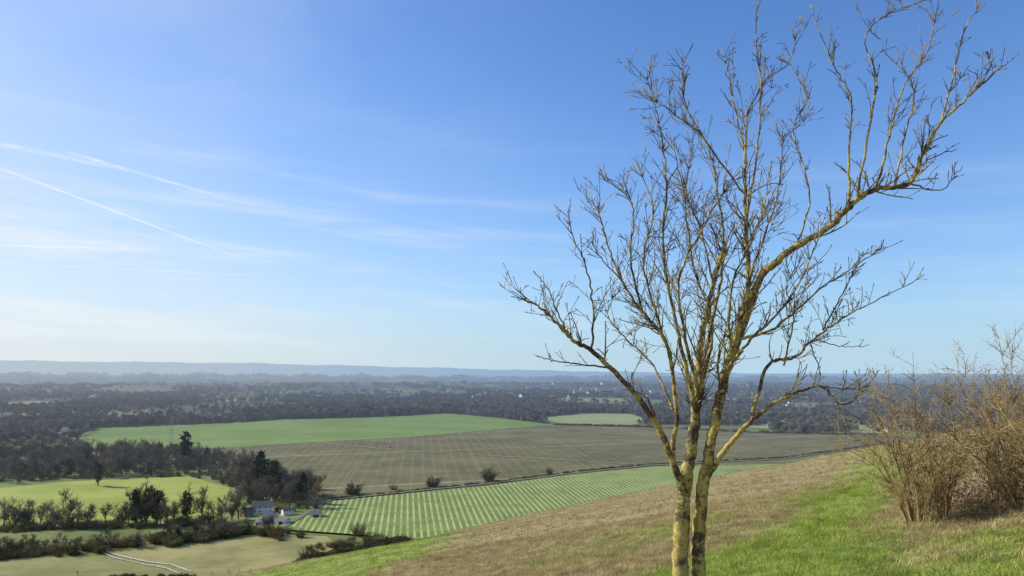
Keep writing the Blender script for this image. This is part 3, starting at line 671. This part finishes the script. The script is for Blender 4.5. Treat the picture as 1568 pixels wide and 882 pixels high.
# ---------- hillside shrubs ----------
shm,nt=newmat('shrub_bark'); n1=noise(nt,4,5); c=mixc(nt,ramp(nt,n1,.35,.65),(.18,.125,.06),(.46,.34,.15)); finish(shm,nt,c,.85,haze=False)
def shrub(name,x,y,hpx,wpx,seed,stems):
    random.seed(seed); X,Y=onhill(x,y); h=hpx*Y/F; wd=wpx*Y/F/2; mb=MB()
    for s in range(stems):
        a=random.random()*6.28; q=random.random()**.6
        b=Vector((math.cos(a)*wd*.25*q,math.sin(a)*wd*.25*q,-.1)); L=h*random.uniform(.6,1.08)*(1.05-.2*q)
        d=Vector((math.cos(a)*q*wd/h*1.1,math.sin(a)*q*wd/h*1.1,1)).normalized(); p=b; n=12; pts=[p.copy()];ds=[]
        kk=rv(.05)
        for i in range(n):
            if random.random()<.35: kk=rv(.10)
            d=(d+rv(.05)+kk+UP*.07).normalized(); p=p+d*L/n; pts.append(p.copy()); ds.append(d.copy())
        r=random.uniform(.008,.018); mb.tube(pts,[max(r*(1-.85*i/n),.0025) for i in range(n+1)],6,0)
        for _ in range(18):
            i=random.randint(2,n-1); s2=rv(1); s2=(s2-ds[i]*s2.dot(ds[i])).normalized(); dd=(ds[i]*.7+s2*.7+UP*.25).normalized()
            l=random.uniform(.15,.45)*h/2.2; q2=pts[i].copy(); pp=[q2]; 
            for k in range(4): dd=(dd+rv(.16)).normalized(); q2=q2+dd*l/4; pp.append(q2.copy())
            mb.tube(pp,[.0046,.0038,.003,.0026,.002],4,0)
            for _ in range(7):
                k=random.randint(1,4); e=(dd+rv(.6)).normalized(); ll=random.uniform(.05,.18); mb.tube([pp[k],pp[k]+e*ll*.5,pp[k]+(e+rv(.25))*ll],[.0028,.0024,.0016],3,0)
    link(name,mb.mesh(name,[shm],True),(X,Y,hz(X,Y)))
shrub('hawthorn_shrub',1408,800,250,130,1,19)
shrub('hawthorn_shrub',1442,792,262,90,2,12)
shrub('hawthorn_shrub',1528,775,230,80,3,10)
shrub('hawthorn_shrub',1572,785,290,150,4,26)
shrub('hawthorn_shrub',1650,800,330,200,5,20)
brm=simple('dead_bramble',(.20,.145,.08),(.42,.32,.19),6,haze=False,rnd=.3)
def bramble(seed):
    random.seed(seed); mb=MB()
    for _ in range(26):
        a=random.random()*6.28; L=random.uniform(.3,.7); p=Vector((random.gauss(0,.12),random.gauss(0,.12),0)); d=Vector((math.cos(a)*.6,math.sin(a)*.6,1)).normalized(); pts=[p.copy()]
        for i in range(6): d=(d+rv(.12)-UP*.22).normalized(); p=p+d*L/6; pts.append(p.copy())
        mb.tube(pts,[.004]*6+[.002],4,0)
        for _ in range(5): c=pts[random.randint(2,6)]+rv(.03); mb.quad(c,rv(.011),rv(.011),0)
    return mb.mesh('bramble',[brm])
tp=[onhill(*p) for p in [(1405,798),(1440,798),(1568,780),(1680,785),(1680,750),(1568,745),(1480,750),(1410,775)]]
X,Y=fillpoly(tp,110); s=rng.uniform(.4,.9,110); scatter('bramble_undergrowth',np.stack([X,Y,H(X,Y)],1),rng.uniform(0,6.28,110),s,[proto('bramble_kind',bramble(k)) for k in (1,2,3)])

# ---------- grass ----------
ggm=simple('grass_green',(.19,.27,.04),(.38,.45,.085),2.5,haze=False,rnd=.25,transl=.3)
gdm=simple('grass_dry',(.33,.26,.115),(.58,.48,.25),2.5,haze=False,rnd=.3,transl=.25)
def tuft(seed,mat,hh,n=18,sp=.07,w=.0028,droop=.5):
    random.seed(seed); mb=MB()
    for _ in range(n):
        a=random.random()*6.28; p=Vector((random.gauss(0,sp),random.gauss(0,sp),-.01)); d=Vector((math.cos(a)*droop*random.random(),math.sin(a)*droop*random.random(),1)).normalized()
        h=hh*random.uniform(.5,1.1); s=d.cross(Vector((math.cos(a+1),math.sin(a+1),0))).normalized()*w
        q=p+d*h*.55; e=q+(d+Vector((math.cos(a),math.sin(a),-.3))*.6).normalized()*h*.5
        b=len(mb.v); mb.v+=[tuple(p-s),tuple(p+s),tuple(q+s*.8),tuple(q-s*.8),tuple(e)]; mb.f+=[(b,b+1,b+2,b+3),(b+3,b+2,b+4)]; mb.m+=[0,0]
    return mb.mesh('tuft',[mat])
def grass(name,n,r0,r1,green,protos,s0,s1):
    r=rng.uniform(r0,r1,n); a=np.radians(rng.uniform(-32,44,n)); X=r*np.sin(a); Y=r*np.cos(a)
    m=gmask(X,Y); m=np.clip(m+rng.normal(0,.22,n),0,1); k=(m>.5) if green else (m<=.55)
    X,Y,r=X[k],Y[k],r[k]; n=len(X); s=np.interp(r,[r0,r1],[s0,s1])*rng.uniform(.4,1.5,n)
    return scatter(name,np.stack([X,Y,H(X,Y)],1),rng.uniform(0,6.28,n),s,protos)
gk=[proto('grass_kind',tuft(k,ggm,.06)) for k in range(4)]; dk=[proto('dry_kind',tuft(k+9,gdm,.075)) for k in range(4)]
gk2=[proto('grass_kind',tuft(k+30,ggm,.07,14,.10,.006,.8)) for k in range(3)]; dk2=[proto('dry_kind',tuft(k+40,gdm,.085,14,.09,.006,.8)) for k in range(3)]
grass('green_grass',60000,4,26,True,gk,.9,1.1); grass('dry_grass',60000,4,26,False,dk,.9,1.1)
grass('green_grass',40000,24,120,True,gk2,1,1.7); grass('dry_grass',40000,24,120,False,dk2,1,1.7)
